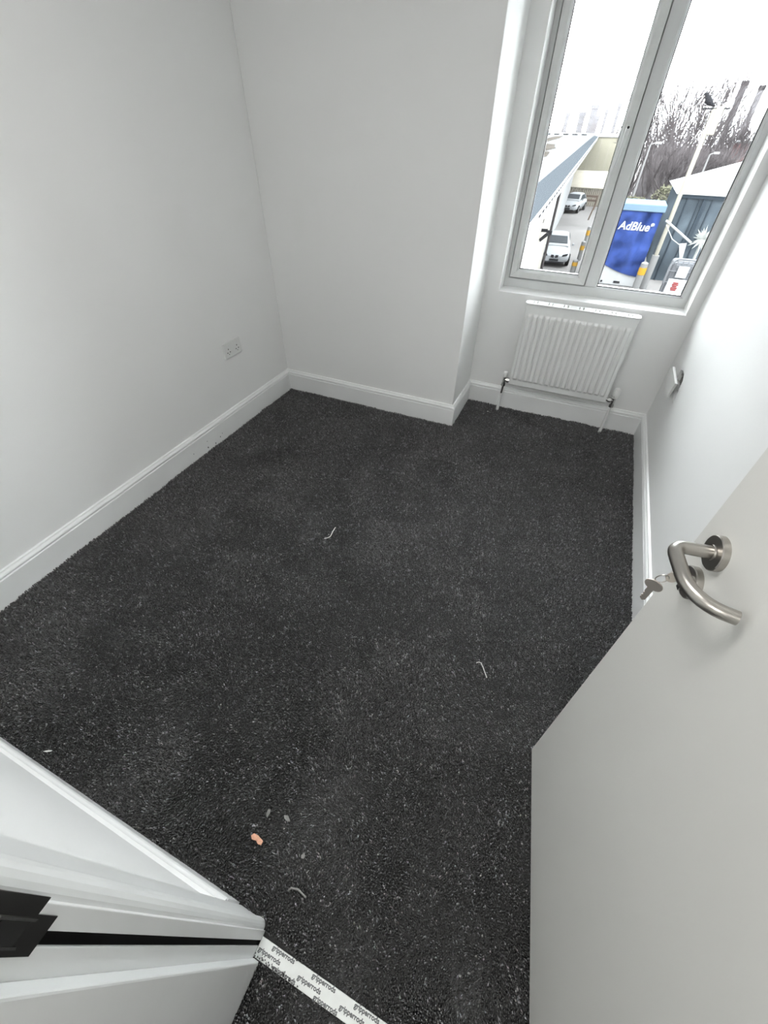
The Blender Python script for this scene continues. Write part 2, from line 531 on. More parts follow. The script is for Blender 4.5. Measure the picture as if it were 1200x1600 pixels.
# left jamb built as two strips with the seal groove between
for sx, x0, x1 in ((1, JX0 - 0.028, JX0), (-1, JX1, JX1 + 0.028)):
    lin.box((x0, -0.0170, FZ), (x1, 0.0015, 2.0))
    lin.box((x0, -WT, FZ), (x1, -0.0275, 2.0))
lin.box((JX0 - 0.028, -WT, 2.0), (JX1 + 0.028, 0.0015, 2.028))
lining = tag(lin.build('trim_3', M['gloss'], bevel=0.0008), kind='structure')
sl = MB(); sl.box((JX0 - 0.020, -0.0275, FZ), (JX0 - 0.0035, -0.0170, 2.0))
sl.build('intumescent_strip', M['black'], lining)
for nm, x0, x1 in (('stop', JX0, JX0 + 0.0195), ('stop', JX1 - 0.0195, JX1)):
    MB().box((x0, -0.168, FZ + 0.002), (x1, -0.0485, 2.0)).build(nm, M['gloss'], lining, bevel=0.0025)
MB().box((JX0, -0.168, 1.985), (JX1, -0.0485, 2.0)).build('stop', M['gloss'], lining, bevel=0.0025)

# strike plate let into the lining
st = empty('strike_plate', (0, 0, 0)); st.parent = lining
def plate_loop(pts): return [(JX0 + 0.0002, y_, z_) for y_, z_ in pts]
pl = [(0.0055, 0.988), (0.0055, 1.12), (-0.0335, 1.12), (-0.0335, 0.957), (-0.0060, 0.957), (-0.0060, 0.988)]
spl = MB().poly_prism([(JX0 - 0.0008, y_, z_) for y_, z_ in pl], (0.0022, 0, 0)).build('face_plate', M['steel_dark'], st, bevel=0.0004)
MB().box((JX0 + 0.0010, -0.0265, 0.992), (JX0 + 0.0018, -0.0105, 1.03)).build('bolt_recess', M['hole'], st)
MB().poly_prism([(JX0 + 0.0014, -0.0085, 0.985), (JX0 + 0.0014, -0.0085, 1.035), (JX0 + 0.0014, -0.0285, 1.035), (JX0 + 0.0014, -0.0285, 0.985),
                 (JX0 + 0.0014, -0.0265, 0.987), (JX0 + 0.0014, -0.0265, 1.033), (JX0 + 0.0014, -0.0105, 1.033), (JX0 + 0.0014, -0.0105, 0.987)], (0.0012, 0, 0)).build('recess_rim', M['chrome'], st)

# ================================================================== door leaf, open against the right
DA = 1.4146
P0 = Vector((2.108, 0.6968, 0.0))                       # foot of the leading edge of the visible face
U = Vector((math.cos(DA), -math.sin(DA), 0))            # from leading edge to hinge
Nn = Vector((-math.sin(DA), -math.cos(DA), 0))          # out of the visible face
def dr(s_, z, o): return P0 + U * s_ + Vector((0, 0, z)) + Nn * o
door = empty('door_1', P0 + U * 0.686, 0, kind='structure')
inv = Matrix.Translation(-door.location)
def dbuild(mb, name, m, parent=None, **k):
    o = mb.build(name, m, None, **k)
    o.data.transform(inv)
    o.parent = parent or door
    return o
mb = MB()
mb.poly_prism([dr(0, 0.004, 0), dr(0.686, 0.004, 0), dr(0.686, 0.004, -0.044), dr(0, 0.004, -0.044)], (0, 0, 1.978))
leaf = dbuild(mb, 'door_leaf', M['door'], bevel=0.0015)
hz = 1.04; hs = 0.061
handle = empty('lever_handle', (0, 0, 0)); handle.parent = door
dbuild(MB().lathe([(0, .026), (.0085, .026), (.0100, .0245), (.0102, .0115), (.012, .0110)], dr(hs, hz, 0), Nn, 40), 'rose', M['nickel'], handle, smooth=True)
path = [(hs, hz, .009), (hs, hz, .030), (hs, hz, .044)]
cx_, co_ = hs + .016, .044
for k in range(1, 8):
    a = k / 7 * PI / 2
    path.append((hs + .016 - .016 * math.cos(a), hz, .044 + .016 * math.sin(a)))
path += [(.095, hz, .0600), (.118, hz, .0598)]
for k in range(1, 10):
    a = k / 9 * math.radians(80)
    path.append((.118 + .052 * math.sin(a), hz, .0598 - .050 * (1 - math.cos(a))))
path.append((.1715, hz, .0110))
dbuild(MB().tube([dr(*q) for q in path], .0095, 20), 'lever', M['nickel'], handle, smooth=True)
ez = 0.972
esc = empty('lock', (0, 0, 0)); esc.parent = door
dbuild(MB().lathe([(0, .026), (.0085, .026), (.0100, .0245), (.0102, .004)], dr(hs, ez, 0), Nn, 40), 'escutcheon', M['nickel'], esc, smooth=True)
cyl = MB().lathe([(.008, .0085), (.0165, .0085), (.0170, .0078)], dr(hs, ez + .004, 0), Nn, 24)
cyl.poly_prism([dr(hs - .0045, ez - .018, .008), dr(hs + .0045, ez - .018, .008), dr(hs + .0045, ez, .008), dr(hs - .0045, ez, .008)], Nn * .008)
dbuild(cyl, 'cylinder', M['chrome'], esc, smooth=True)
# latch face on leading edge
dbuild(MB().poly_prism([dr(-.0008, .92, -.010), dr(-.0008, .92, -.034), dr(-.0008, 1.13, -.034), dr(-.0008, 1.13, -.010)], U * .001), 'latch_plate', M['nickel'], leaf)
# hinges
for z in (.25, 1.0, 1.73):
    dbuild(MB().tube([dr(.689, z - .05, -.047), dr(.689, z + .05, -.047)], .006, 12), 'hinge', M['nickel'], door, smooth=True)

# keys: one in the lock, ring, one hanging
def key_shape(mb, c, up, side, nrm, sc=1.0):
    """c = bow centre; blade runs along -up"""
    up_, side_ = up, side
    up = up * sc; side = side * sc
    bow = [c + side * (.0115 * math.cos(a)) + up * (.0095 * math.sin(a)) for a in [2 * PI * k / 20 for k in range(20)]]
    mb.poly_prism([b - nrm * .0012 for b in bow], nrm * .0024)
    t0 = c - up * .008
    prof = [(-.0042, 0), (.0042, 0), (.0042, -.006), (.0042, -.026), (.001, -.030), (-.002, -.028), (-.0036, -.0255), (-.0022, -.0232), (-.0040, -.0205),
            (-.0018, -.018), (-.0038, -.015), (-.0024, -.0125), (-.0042, -.010)]
    mb.poly_prism([t0 + side * a + up * b - nrm * .001 for a, b in prof], nrm * .002)
Z = Vector((0, 0, 1))
key1 = empty('key', dr(hs, ez, .02), 0, 'silver key pushed into the door lock behind the lever', 'key')
kb = MB(); key_shape(kb, dr(hs, ez + .004, .031), Nn, Z, U)
o = kb.build('key_body', M['keymetal']); o.data.transform(Matrix.Translation(-key1.location)); o.parent = key1
key2 = empty('key', dr(hs - .004, ez - .02, .045), 0, 'silver key hanging from the ring below the door lever', 'key')
kb = MB()
hang = (Z + U * .10).normalized()
sd = Vector((.90, -.42, .0)).normalized(); sd = (sd - hang * sd.dot(hang)).normalized()
key_shape(kb, dr(hs + .001, ez - .021, .0480), hang, sd, hang.cross(sd), 1.15)
o = kb.build('key_body', M['keymetal']); o.data.transform(Matrix.Translation(-key2.location)); o.parent = key2
rc = dr(hs, ez - .004, .0430)
ring_pts = [rc + Nn * (.0085 * math.cos(a)) + Z * (.0110 * math.sin(a)) + U * .002 * math.sin(a) for a in [2 * PI * k / 28 for k in range(29)]]
tag(MB().tube(ring_pts, .0008, 8).build('key_ring', M['nickel'], smooth=True), 'thin wire ring joining the two keys at the door lock', 'key ring')

# ================================================================== window
win = empty('window_1', (WX0, FY, WZ0), 0, kind='structure')
winv = Matrix.Translation(-win.location)
def wb(mb, name, m, parent=None, **k):
    o = mb.build(name, m, None, **k)
    o.data.transform(winv)
    o.parent = parent or win
    return o
FD = 0.065
def ring_frame(x0, z0, x1, z1, wl, wb_, wr, wt, y0, y1, chamf=0.0):
    """four mitred members round a rectangle; chamfer on inner room-side arris"""
    mb = MB()
    O = [(x0, z0), (x1, z0), (x1, z1), (x0, z1)]
    I = [(x0 + wl, z0 + wb_), (x1 - wr, z0 + wb_), (x1 - wr, z1 - wt), (x0 + wl, z1 - wt)]
    c = chamf
    I2 = [(x0 + wl - c, z0 + wb_ - c), (x1 - wr + c, z0 + wb_ - c), (x1 - wr + c, z1 - wt + c), (x0 + wl - c, z1 - wt + c)]
    for i in range(4):
        j = (i + 1) % 4
        def sec(k):
            pts = [(O[k][0], y0, O[k][1]), (I2[k][0], y0, I2[k][1])]
            if c: pts.append((I[k][0], y0 + c * 1.3, I[k][1]))
            pts += [(I[k][0], y1, I[k][1]), (O[k][0], y1, O[k][1])]
            return [Vector(p) for p in pts]
        mb.loft([sec(i), sec(j)])
    return mb
XM0, XM1 = 1.824, 1.898      # mullion span seen from the room
fr = ring_frame(WX0, WZ0, WX1, WZ1, 0.030, 0.052, 0.032, 0.052, FY, FY + FD, 0.006)
wb(fr, 'frame', M['upvc'])
wb(MB().box((XM0 + 0.004, FY, WZ0 + 0.05), (XM1 - 0.012, FY + FD, WZ1 - 0.05), bevel=0.004), 'mullion', M['upvc'])
wb(MB().box((1.786, FY + 0.046, WZ0 + 0.05), (XM1 - 0.010, FY + FD, WZ1 - 0.05)), 'mullion_rebate', M['upvc'])
# fixed light on the right
X0, X1, Z0_, Z1_ = XM1, 2.335, 0.781, WZ1 - 0.055
wb(ring_frame(X0 - 0.016, Z0_ - 0.014, X1 + 0.014, Z1_ + 0.014, 0.014, 0.012, 0.012, 0.012, FY + 0.004, FY + 0.030, 0.008), 'glazing_bead', M['upvc'])
wb(ring_frame(X0 - 0.003, Z0_ - 0.003, X1 + 0.003, Z1_ + 0.003, 0.005, 0.005, 0.005, 0.005, FY + 0.018, FY + 0.028), 'gasket', M['gasket'])
wb(MB().box((X0 - 0.004, FY + 0.026, Z0_ - 0.004), (X1 + 0.004, FY + 0.030, Z1_ + 0.004)), 'pane', M['glass'])
# opening sash on the left
sash = wb(ring_frame(1.391, 0.783, 1.826, WZ1 - 0.052, 0.045, 0.044, 0.048, 0.045, FY - 0.012, FY + 0.045, 0.012), 'sash', M['upvc_dirty'], bevel=0.001)
wb(ring_frame(1.4335, 0.8245, 1.7805, WZ1 - 0.0945, 0.0055, 0.0055, 0.0055, 0.0055, FY + 0.006, FY + 0.020), 'gasket', M['gasket'], sash)
wb(MB().box((1.434, FY + 0.018, 0.825), (1.781, FY + 0.022, WZ1 - 0.095)), 'pane', M['glass'], sash)
wb(ring_frame(1.3905, 0.7825, 1.8265, WZ1 - 0.0515, 0.0018, 0.0018, 0.0018, 0.0018, FY - 0.010, FY + 0.002), 'shadow_gap', M['gasket'], sash)
# espagnolette handle
hd = MB()
hd.box((1.796, FY - 0.020, 1.39), (1.816, FY - 0.011, 1.475), bevel=0.004)
hobj = wb(hd, 'window_handle', M['upvc'], sash)
hl = MB()
hl.tube([(1.806, FY - 0.018, 1.455), (1.806, FY - 0.036, 1.456), (1.8045, FY - 0.044, 1.446), (1.803, FY - 0.044, 1.40), (1.799, FY - 0.040, 1.345), (1.797, FY - 0.036, 1.320)],
        [.0095, .0095, .0092, .0085, .0075, .0060], 14)
wb(hl, 'lever', M['upvc'], hobj, smooth=True)
wb(MB().lathe([(0, .0052), (.0025, .0050)], (1.806, FY - 0.0440, 1.462), (0, -1, 0.25), 16), 'keyhole', M['hole'], hobj)
# faint strip of masking residue along the fixed pane edge
# ================================================================== radiator
rad = empty('radiator', (1.555, D2 - 0.10, 0.2), 0, 'white single panel radiator with vertical flutes under the window', 'radiator')
rinv = Matrix.Translation(-rad.location)
def rb(mb, name, m, parent=None, **k):
    o = mb.build(name, m, None, **k)
    o.data.transform(rinv)
    o.parent = parent or rad
    return o
RX0, RX1, RZ0, RZ1 = 1.556, 2.152, 0.208, 0.702
RY = D2 - 0.105
bm = bmesh.new()
NX = 17 * 12 + 2
XS = [RX0] + [RX0 + 0.012 + ((RX1 - RX0) - 0.024) * i / (17 * 12) for i in range(17 * 12 + 1)]
XS = XS + [RX1]
def flute(x, z):
    u = (x - (RX0 + 0.012)) / ((RX1 - RX0) - 0.024) * 17
    if u < 0 or u > 17: return 0
    f = u - math.floor(u)
    d = abs(f - .5) * 2                      # 0 centre of raised flute, 1 in the valley
    q_ = max(0, min(1, (1 - d) / 0.55)); prof = q_ * q_ * (3 - 2 * q_) * 1.35
    ez_ = min(z - (RZ0 + 0.030), (RZ1 - 0.045) - z)
    e_ = max(0, min(1, ez_ / 0.018))
    return prof * (e_ * e_ * (3 - 2 * e_)) * 0.0085
zs = sorted(set([RZ0, RZ0 + .004] + [RZ0 + 0.03 + 0.020 * i / 6 for i in range(7)] + [RZ1 - 0.045 - 0.020 * i / 6 for i in range(7)] + [RZ0 + 0.05 + (RZ1 - RZ0 - 0.115) * i / 6 for i in range(7)] + [RZ1]))
grid = []
for z in zs:
    row = []
    for i in range(NX + 1):
        x = XS[i]
        row.append(bm.verts.new((x, RY + 0.0085 - flute(x, z) + 0.0, z)))
    grid.append(row)
for a, b in zip(grid, grid[1:]):
    for i in range(NX):
        bm.faces.new((a[i], a[i + 1], b[i + 1], b[i]))
# rounded returns of the pressed panel
for row, dz in ((grid[0], -0.006), (grid[-1], 0.006)):
    prev = row
    for yy, zz in ((0.0135, dz * .7), (0.020, dz)):
        nr = [bm.verts.new((v.co.x, RY + yy, row[0].co.z + zz)) for v in row]
        for i in range(NX):
            bm.faces.new((prev[i], prev[i + 1], nr[i + 1], nr[i]))
        prev = nr
backs = [[bm.verts.new((v.co.x, RY + 0.022, v.co.z)) for v in (r[0], r[-1])] for r in grid]
for i in range(len(grid) - 1):
    bm.faces.new((grid[i][0], grid[i + 1][0], backs[i + 1][0], backs[i][0]))
    bm.faces.new((grid[i][-1], grid[i + 1][-1], backs[i + 1][1], backs[i][1]))
    bm.faces.new((backs[i][0], backs[i + 1][0], backs[i + 1][1], backs[i][1]))
m_ = MB(); m_.bm.free(); m_.bm = bm
rb(m_, 'front_panel', M['rad'], smooth=True)
for x0, x1 in ((RX0 - 0.004, RX0 + 0.001), (RX1 - 0.001, RX1 + 0.004)):
    rb(MB().box((x0, RY + 0.010, RZ0 + 0.002), (x1, RY + 0.072, RZ1 + 0.004), bevel=0.0015), 'side_panel', M['rad'])
g = MB()
g.box((RX0 - 0.003, RY + 0.003, RZ1 + 0.003), (RX1 + 0.003, RY + 0.016, RZ1 + 0.009), bevel=0.0015)
g.box((RX0 - 0.003, RY + 0.060, RZ1 + 0.003), (RX1 + 0.003, RY + 0.072, RZ1 + 0.009), bevel=0.0015)
nb = 28
for i in range(nb + 1):
    x = RX0 + (RX1 - RX0) * i / nb
    ww = 0.0078 if i % 4 else 0.0125
    g.box((x - ww, RY + 0.014, RZ1 + 0.0035), (x + ww, RY + 0.062, RZ1 + 0.0085))
rb(g, 'top_grille', M['rad'])
# convector fins inside
fn = MB()
for i in range(60):
    x = RX0 + 0.01 + (RX1 - RX0 - 0.02) * i / 59
    fn.box((x - .0004, RY + 0.024, RZ0 + 0.03), (x + .0004, RY + 0.060, RZ1 - 0.02))
fn.box((RX0, RY + 0.0605, RZ0 + 0.01), (RX1, RY + 0.062, RZ1 - 0.01))
rb(fn, 'convector', M['rad'])
for x in (RX0 + .1, RX1 - .1):
    rb(MB().box((x - .015, RY + 0.062, RZ0 + .04), (x + .015, D2 - .0005, RZ1 - .06)), 'bracket', M['rad'])
# valves and tails
VY = D2 - 0.068
def valve(x, side, trv):
    v = MB()
    v.tube([(x, VY, .175), (x, VY, .235)], .0105, 16)
    v.tube([(x, VY, .175), (x, VY, .192)], .0145, 6)
    v.tube([(x, VY, .218), (x + side * 0.045, VY, .218)], .0105, 16)
    v.tube([(x + side * .014, VY, .218), (x + side * .032, VY, .218)], .0150, 6)
    body = rb(v, 'valve', M['chrome'], smooth=True)
    if trv:
        prof = [(0, .0165), (.006, .0175), (.008, .0195), (.030, .0205), (.052, .0190), (.060, .0165), (.062, .006)]
    else:
        prof = [(0, .0125), (.004, .0145), (.030, .0140), (.036, .0115), (.038, .004)]
    cap = rb(MB().lathe(prof, (x, VY, .236), (0, 0, 1), 28), 'valve_cap', M['plastic'], body, smooth=True)
    if trv:
        dm = MB()
        for a in (-1.05, -0.45, 0.15):
            dm.lathe([(0, .0022), (.0015, .0018)], (x + .0198 * math.sin(a - .5), VY - .0198 * math.cos(a - .5), .250), (math.sin(a - .5), -math.cos(a - .5), 0), 10)
        rb(dm, 'marker_dots', M['hole'], body)
    # chrome tail, white sleeve and floor collar, gently bent
    rb(MB().tube([(x, VY, .178), (x - .001, VY, .150), (x - .002, VY - .002, .120)], .0075, 14), 'pipe', M['chrome'] if not trv else M['rad'], smooth=True)
    rb(MB().tube([(x - .002, VY - .002, .122), (x - .003, VY - .004, .06), (x - .003, VY - .006, .012)], .0078, 14), 'pipe', M['rad'], smooth=True)
    rb(MB().tube([(x - .003, VY - .006, .018), (x - .003, VY - .006, -.010)], .0100, 14), 'pipe_collar', M['plastic'], smooth=True)
valve(1.517, 1, False)
valve(2.200, -1, True)

# ================================================================== double socket on the left wall
sk = empty('wall_socket', (0, 1.9855, 0.4766), 0, 'white double plug socket low on the long left wall', 'socket')
def sb(mb, name, m, parent=None, **k):
    o = mb.build(name, m, None, **k); o.parent = parent or sk; return o
sb(MB().box((0, -.075, -.0445), (.0095, .075, .0445), bevel=.0035), 'face_plate', M['plastic'], bevel=0)
for cy_ in (-.038, .038):
    s_ = sb(MB().box((.009, cy_ - .0055 + (.026 if cy_ < 0 else -.026) * 0, .016), (.0125, cy_ + .0055, .032), bevel=.001), 'switch', M['plastic'])
    ph = MB()
    ph.box((.0090, cy_ - .0022, .002), (.0102, cy_ + .0022, .0095))
    ph.box((.0090, cy_ - .0145, -.0155), (.0102, cy_ - .0075, -.0105))
    ph.box((.0090, cy_ + .0075, -.0155), (.0102, cy_ + .0145, -.0105))
    ph.box((.0090, cy_ - .0022, -.0260), (.0102, cy_ + .0022, -.0215))
    sb(ph, 'pin_holes', M['hole'])
for cy_ in (-.064, .064):
    pass

# ================================================================== hole in the right wall with loose plate
hb = MB()
hb.box((W + .045, 2.44, .40), (W + .050, 2.70, .58))
hb.box((W + .001, 2.44, .40), (W + .05, 2.445, .58)); hb.box((W + .001, 2.695, .40), (W + .05, 2.70, .58))
hb.box((W + .001, 2.44, .575), (W + .05, 2.70, .58)); hb.box((W + .001, 2.44, .40), (W + .05, 2.70, .405))
cavity = hb.build('wall_cavity', M['hole']); tag(cavity, kind='structure')
rb_ = bmesh.new()
for i in range(46):
    yy = random.uniform(2.49, 2.64); zz = 0.535 + (yy - 2.64) * 0.55 + random.uniform(-.025, .03)
    r_ = random.uniform(.003, .010)
    ico = bmesh.ops.create_icosphere(rb_, subdivisions=1, radius=r_)
    for v in ico['verts']:
        v.co = Vector((W + .018 + random.uniform(-.008, .012), yy, zz)) + v.co * random.uniform(.6, 1.3)
mm = MB(); mm.bm.free(); mm.bm = rb_
rub = mm.build('rubble', M['rubble'], cavity)
lp = empty('loose_faceplate', (W - .030, 2.588, .490), 0, 'loose white faceplate hanging off the right wall beside the broken dark hole', 'faceplate')
o = MB().box((-.007, -.073, -.043), (.006, .073, .043), bevel=.002).build('plate', M['plastic'], lp)
lp.rotation_euler = (math.radians(12), 0, math.radians(7))
o = MB().tube([(.0, .03, .0), (.016, .028, -.002), (.034, .022, .002), (.062, .02, .0)], .003, 8).build('cable', M['rad'], lp, smooth=True)

# ================================================================== bits on the carpet
def chip(name, x, y, z, pts, th, m, label, cat, group=None, tilt=(0, 0, 0)):
    mb = MB().poly_prism([(a, b, 0) for a, b in pts], (0, 0, th))
    o = mb.build(name, m, None, bevel=th * .3)
    o.location = (x, y, z); o.rotation_euler = tilt
    return tag(o, label, cat, group)
chip('terracotta_chip', 1.440, 0.145, 0.002, [(-.008, .020), (.004, .024), (.010, .012), (.008, .000), (.016, -.014), (.012, -.026), (.000, -.024), (-.006, -.008)], .004, M['terracotta'],
     'small orange-pink chip lying on the carpet near the doorframe', 'chip', tilt=(.12, -.1, -1.90)).scale = (.8, .8, 1)
def thread(pts, r, m, label, name='thread', cat='thread'):
    return tag(MB().tube(pts, r, 7).build(name, m, smooth=True), label, cat)
thread([(1.042, 1.315, .002), (1.044, 1.285, .003), (1.047, 1.270, .004), (1.050, 1.250, .003), (1.044, 1.238, .003), (1.030, 1.226, .002)], .0022, M['scrap'], 'short kinked white thread in the middle of the carpet')
thread([(1.868, .912, .001), (1.876, .916, .005), (1.885, .915, .007), (1.900, .895, .006), (1.918, .870, .003)], .0016, M['scrap'], 'bent white thread on the carpet near the foot of the door edge')
thread([(1.578, .088, .001), (1.583, .096, .007), (1.602, .101, .008), (1.628, .096, .002)], .0024, M['scrapgrey'], 'bent dull grey scrap of trim nearest the doorway tape', 'trim_offcut', 'offcut')
chip('paper_scrap', 1.486, .218, .002, [(-.010, .004), (.002, .007), (.014, -.002), (.006, -.006), (-.006, -.003)], .002, M['scrapgrey'], 'pale grey crumb of debris behind the orange chip, right of its twin', 'debris', tilt=(.1, .2, 0))
chip('paper_scrap', 1.430, .206, .002, [(-.004, .010), (.003, .011), (.006, .000), (.002, -.010), (-.004, -.004)], .002, M['scrapgrey'], 'pale curled crumb of debris just behind the orange chip', 'debris', tilt=(.3, .1, 0))
chip('paper_scrap', 1.576, .165, .002, [(-.006, .000), (.000, .009), (.006, .001), (.003, -.006), (-.004, -.006)], .003, M['scrapgrey'], 'three-cornered pale crumb right of the orange chip', 'debris', tilt=(.1, .1, .2))
chip('paper_scrap', 1.462, 2.752, .001, [(-.006, .000), (.000, .006), (.006, .001), (.001, -.006)], .006, M['scrap'], 'tiny bright white crumb on the carpet below the left radiator pipe', 'debris')
chip('paper_scrap', .690, .052, .002, [(-.012, -.006), (.000, .005), (.012, .010), (.010, .005), (.002, -.001)], .002, M['scrap'], 'curved white shaving on the carpet beside the near left skirting', 'debris', tilt=(.2, .2, 0))
fl0 = None
FL = ['larger black fluff speck low on the left skirting, second nearest the socket', 'tiny black fluff speck on the left skirting nearest the socket', 'black fluff tuft at the carpet edge of the left skirting, middle of the row', 'tiny black fluff speck highest on the left skirting', 'tiny black fluff speck on the left skirting nearest the doorway', 'black fluff tuft right on the carpet line between the specks']
for i, (yy, zz, r_) in enumerate([(1.69, .030, .004), (1.712, .042, .0025), (1.575, .020, .005), (1.583, .060, .0028), (1.462, .045, .0028), (1.640, .012, .004)]):
    b_ = bmesh.new()
    bmesh.ops.create_icosphere(b_, subdivisions=1, radius=r_)
    for v in b_.verts: v.co = Vector((v.co.x * .35, v.co.y * random.uniform(.6, 1.3), v.co.z * random.uniform(.6, 1.5)))
    mb = MB(); mb.bm.free(); mb.bm = b_
    o = mb.build('carpet_fluff', M['backing'])
    o.location = (.0185, yy, zz)
    tag(o, FL[i], 'fluff', 'black fluff specks on the left skirting')

# ================================================================== OUTSIDE
GZ = -4.3
tag(MB().box((-60, 6, GZ - .2), (80, 200, GZ)).build('ground', M['asphalt']), kind='structure')
# outside face of the house
DV = Vector((-0.041, 0.99916, 0)).normalized()
NV = Vector((DV.y, -DV.x, 0))                    # towards the yard (+x)
LB = Vector((-0.65, 32.7, 0))
def lb(t, o, z): return LB + DV * t + NV * o + Vector((0, 0, z))
war = empty('warehouse', lb(0, 0, GZ), 0, 'long low white warehouse with flat roof beyond the left pane', 'building')
def ob(mb, name, m, parent, **k):
    o = mb.build(name, m, None, **k)
    o.data.transform(Matrix.Translation(-parent.location))
    o.parent = parent
    return o
def prism_t(t0, t1, o0, o1, z0, z1):
    mb = MB()
    mb.poly_prism([lb(t0, o0, z0), lb(t0, o1, z0), lb(t0, o1, z1), lb(t0, o0, z1)], DV * (t1 - t0))
    return mb
ob(prism_t(-26, -7.6, -12, -.22, GZ, .2), 'wall', M['cream'], war)
ob(prism_t(-7.6, 16, -12, -.55, GZ, .2), 'wall', M['whitetrim'], war)
ob(prism_t(-26, 28.5, -24, 0.0, .28, .46), 'roof', M['roofsheet'], war)
mb = MB()
mb.poly_prism([lb(-26, .42, .30), lb(-26, .42, .37), lb(-26, 0, .47), lb(-26, 0, .30)], DV * 76)
ob(mb, 'fascia', M['fascia'], war)
ob(prism_t(-26, 50, -.05, .465, .305, .36), 'gutter', M['whitetrim'], war)
ob(prism_t(-26, 50, -.10, .44, .14, .305), 'soffit_board', M['whitetrim'], war)
slot = None
for i in range(90):
    t = -24 + i * .55
    if slot is None:
        slot = ob(MB().poly_prism([lb(t, .463, .315), lb(t, .475, .315), lb(t, .475, .348), lb(t, .463, .348)], DV * .22), 'vent_slot', M['darkmetal'], war)
    else:
        c_ = slot.copy(); COL.objects.link(c_); c_.location = DV * (i * .55)
mb = MB()
random.seed(3)
for (t0, t1, o0, o1) in ((-12, 4, -2.6, -1.2), (-16, -6, -1.6, -.9), (2, 24, -3.4, -2.4), (-8, 12, -5.2, -4.2), (8, 40, -6.2, -4.6), (-20, -13, -3.3, -2.0)):
    n = 14; pts = []
    for k in range(n):
        a = 2 * PI * k / n
        pts.append(lb((t0 + t1) / 2 + (t1 - t0) / 2 * math.cos(a) * random.uniform(.8, 1.1), (o0 + o1) / 2 + (o1 - o0) / 2 * math.sin(a) * random.uniform(.7, 1.2), .461))
    mb.poly_prism(pts, (0, 0, .006))
ob(mb, 'roof_patches', M['roofpatch'], war)
for t in (-7.5,):
    ob(MB().tube([lb(t, -.14, GZ), lb(t, -.14, .15)], .06, 10), 'downpipe', M['pipegrey'], war)
# far parapet with dark openings
mb = prism_t(28, 28.4, -13, .2, .46, .62)
ob(mb, 'parapet', M['whitetrim'], war)
for i in range(7):
    ob(MB().poly_prism([lb(27.97, -6.6 + i * .9, .50), lb(27.97, -6.1 + i * .9, .50), lb(27.97, -6.1 + i * .9, .57), lb(27.97, -6.6 + i * .9, .57)], DV * .03), 'parapet_opening', M['darkmetal'], war)

# flood light fitting on the warehouse corner
fl = empty('floodlight', (-.30, 20.0, -1.5), 0, 'dark grey floodlight and camera bracket on the warehouse wall', 'floodlight')
def fb(mb, name, m): return ob(mb, name, m, fl)
fb(MB().box((-.46, 19.96, -1.62), (-.12, 20.04, -1.52)), 'arm', M['darkmetal'])
fb(MB().poly_prism([(-.34, 19.8, -1.84), (-.10, 19.8, -1.60), (-.02, 19.8, -1.68), (-.28, 19.8, -1.92)], (0, .3, 0)), 'lamp_head', M['darkmetal'])
fb(MB().tube([(-.42, 20, -1.55), (-.42, 20, -1.28)], .02, 8), 'mast', M['darkmetal'])
fb(MB().box((-.45, 19.9, -1.34), (-.34, 20.1, -1.22)), 'camera_housing', M['darkmetal'])
fb(MB().box((-.14, 19.95, -1.70), (.06, 20.05, -1.56)), 'bracket', M['darkmetal'])

# yellow building and tin shed at the end of the yard
yb = empty('depot_building', (-1, 62, GZ), 0, 'pale yellow flat-walled building closing the far end of the yard', 'building')
ob(MB().box((-6, 62, GZ), (1.9, 74, .36)), 'wall', M['yellowwall'], yb)
ob(MB().box((-6.1, 61.9, .36), (2.0, 74, .46)), 'coping', M['whitetrim'], yb)
mb = MB()
for i in range(8):
    mb.box((-5.5 + i * .9, 61.97, GZ), (-5.44 + i * .9, 62, .36))
ob(mb, 'cladding_joints', M['tin'], yb)
sh = empty('tin_shed', (-.6, 52, GZ), 0, 'low cream corrugated shed in front of the yellow building', 'shed')
mb = MB()
nn = 60
pf = []
for i in range(nn + 1):
    pf.append((-2.6 + 5.0 * i / nn, 52 + (.04 if i % 2 else -.04), GZ))
A_ = [mb.bm.verts.new(p) for p in pf]; B_ = [mb.bm.verts.new((p[0], p[1], -2.9)) for p in pf]
for i in range(nn):
    mb.bm.faces.new((A_[i], A_[i + 1], B_[i + 1], B_[i]))
ob(mb, 'corrugated_wall', M['tin'], sh)
ob(MB().poly_prism([(-2.7, 51.9, -2.92), (-2.7, 56.5, -2.0), (-2.7, 56.5, -2.08), (-2.7, 51.9, -3.0)], (5.2, 0, 0)), 'roof', M['tin'], sh)
ob(MB().box((-2.6, 52.1, GZ), (2.4, 56.4, -3.05)), 'shed_body', M['tin'], sh)
# red-brown barrier rails
gt = empty('rail_barrier', (0, 50, GZ), 0, 'brown double rail barrier in front of the corrugated shed', 'barrier')
for z in (-3.42, -3.72):
    ob(MB().box((-.85, 49.97, z), (.55, 50.03, z + .14)), 'rail', M['rust'], gt)
for x in (-.85, .5):
    ob(MB().box((x - .05, 49.95, GZ), (x + .05, 50.05, -3.25)), 'post', M['rust'], gt)
pt = empty('leaning_board', (.45, 44, GZ), 0, 'brown board standing by the mullion in the far yard', 'board')
ob(MB().poly_prism([(.42, 44, GZ), (.52, 44, GZ), (.70, 44, -3.3), (.60, 44, -3.3)], (0, .2, 0)), 'board', M['rust'], pt)

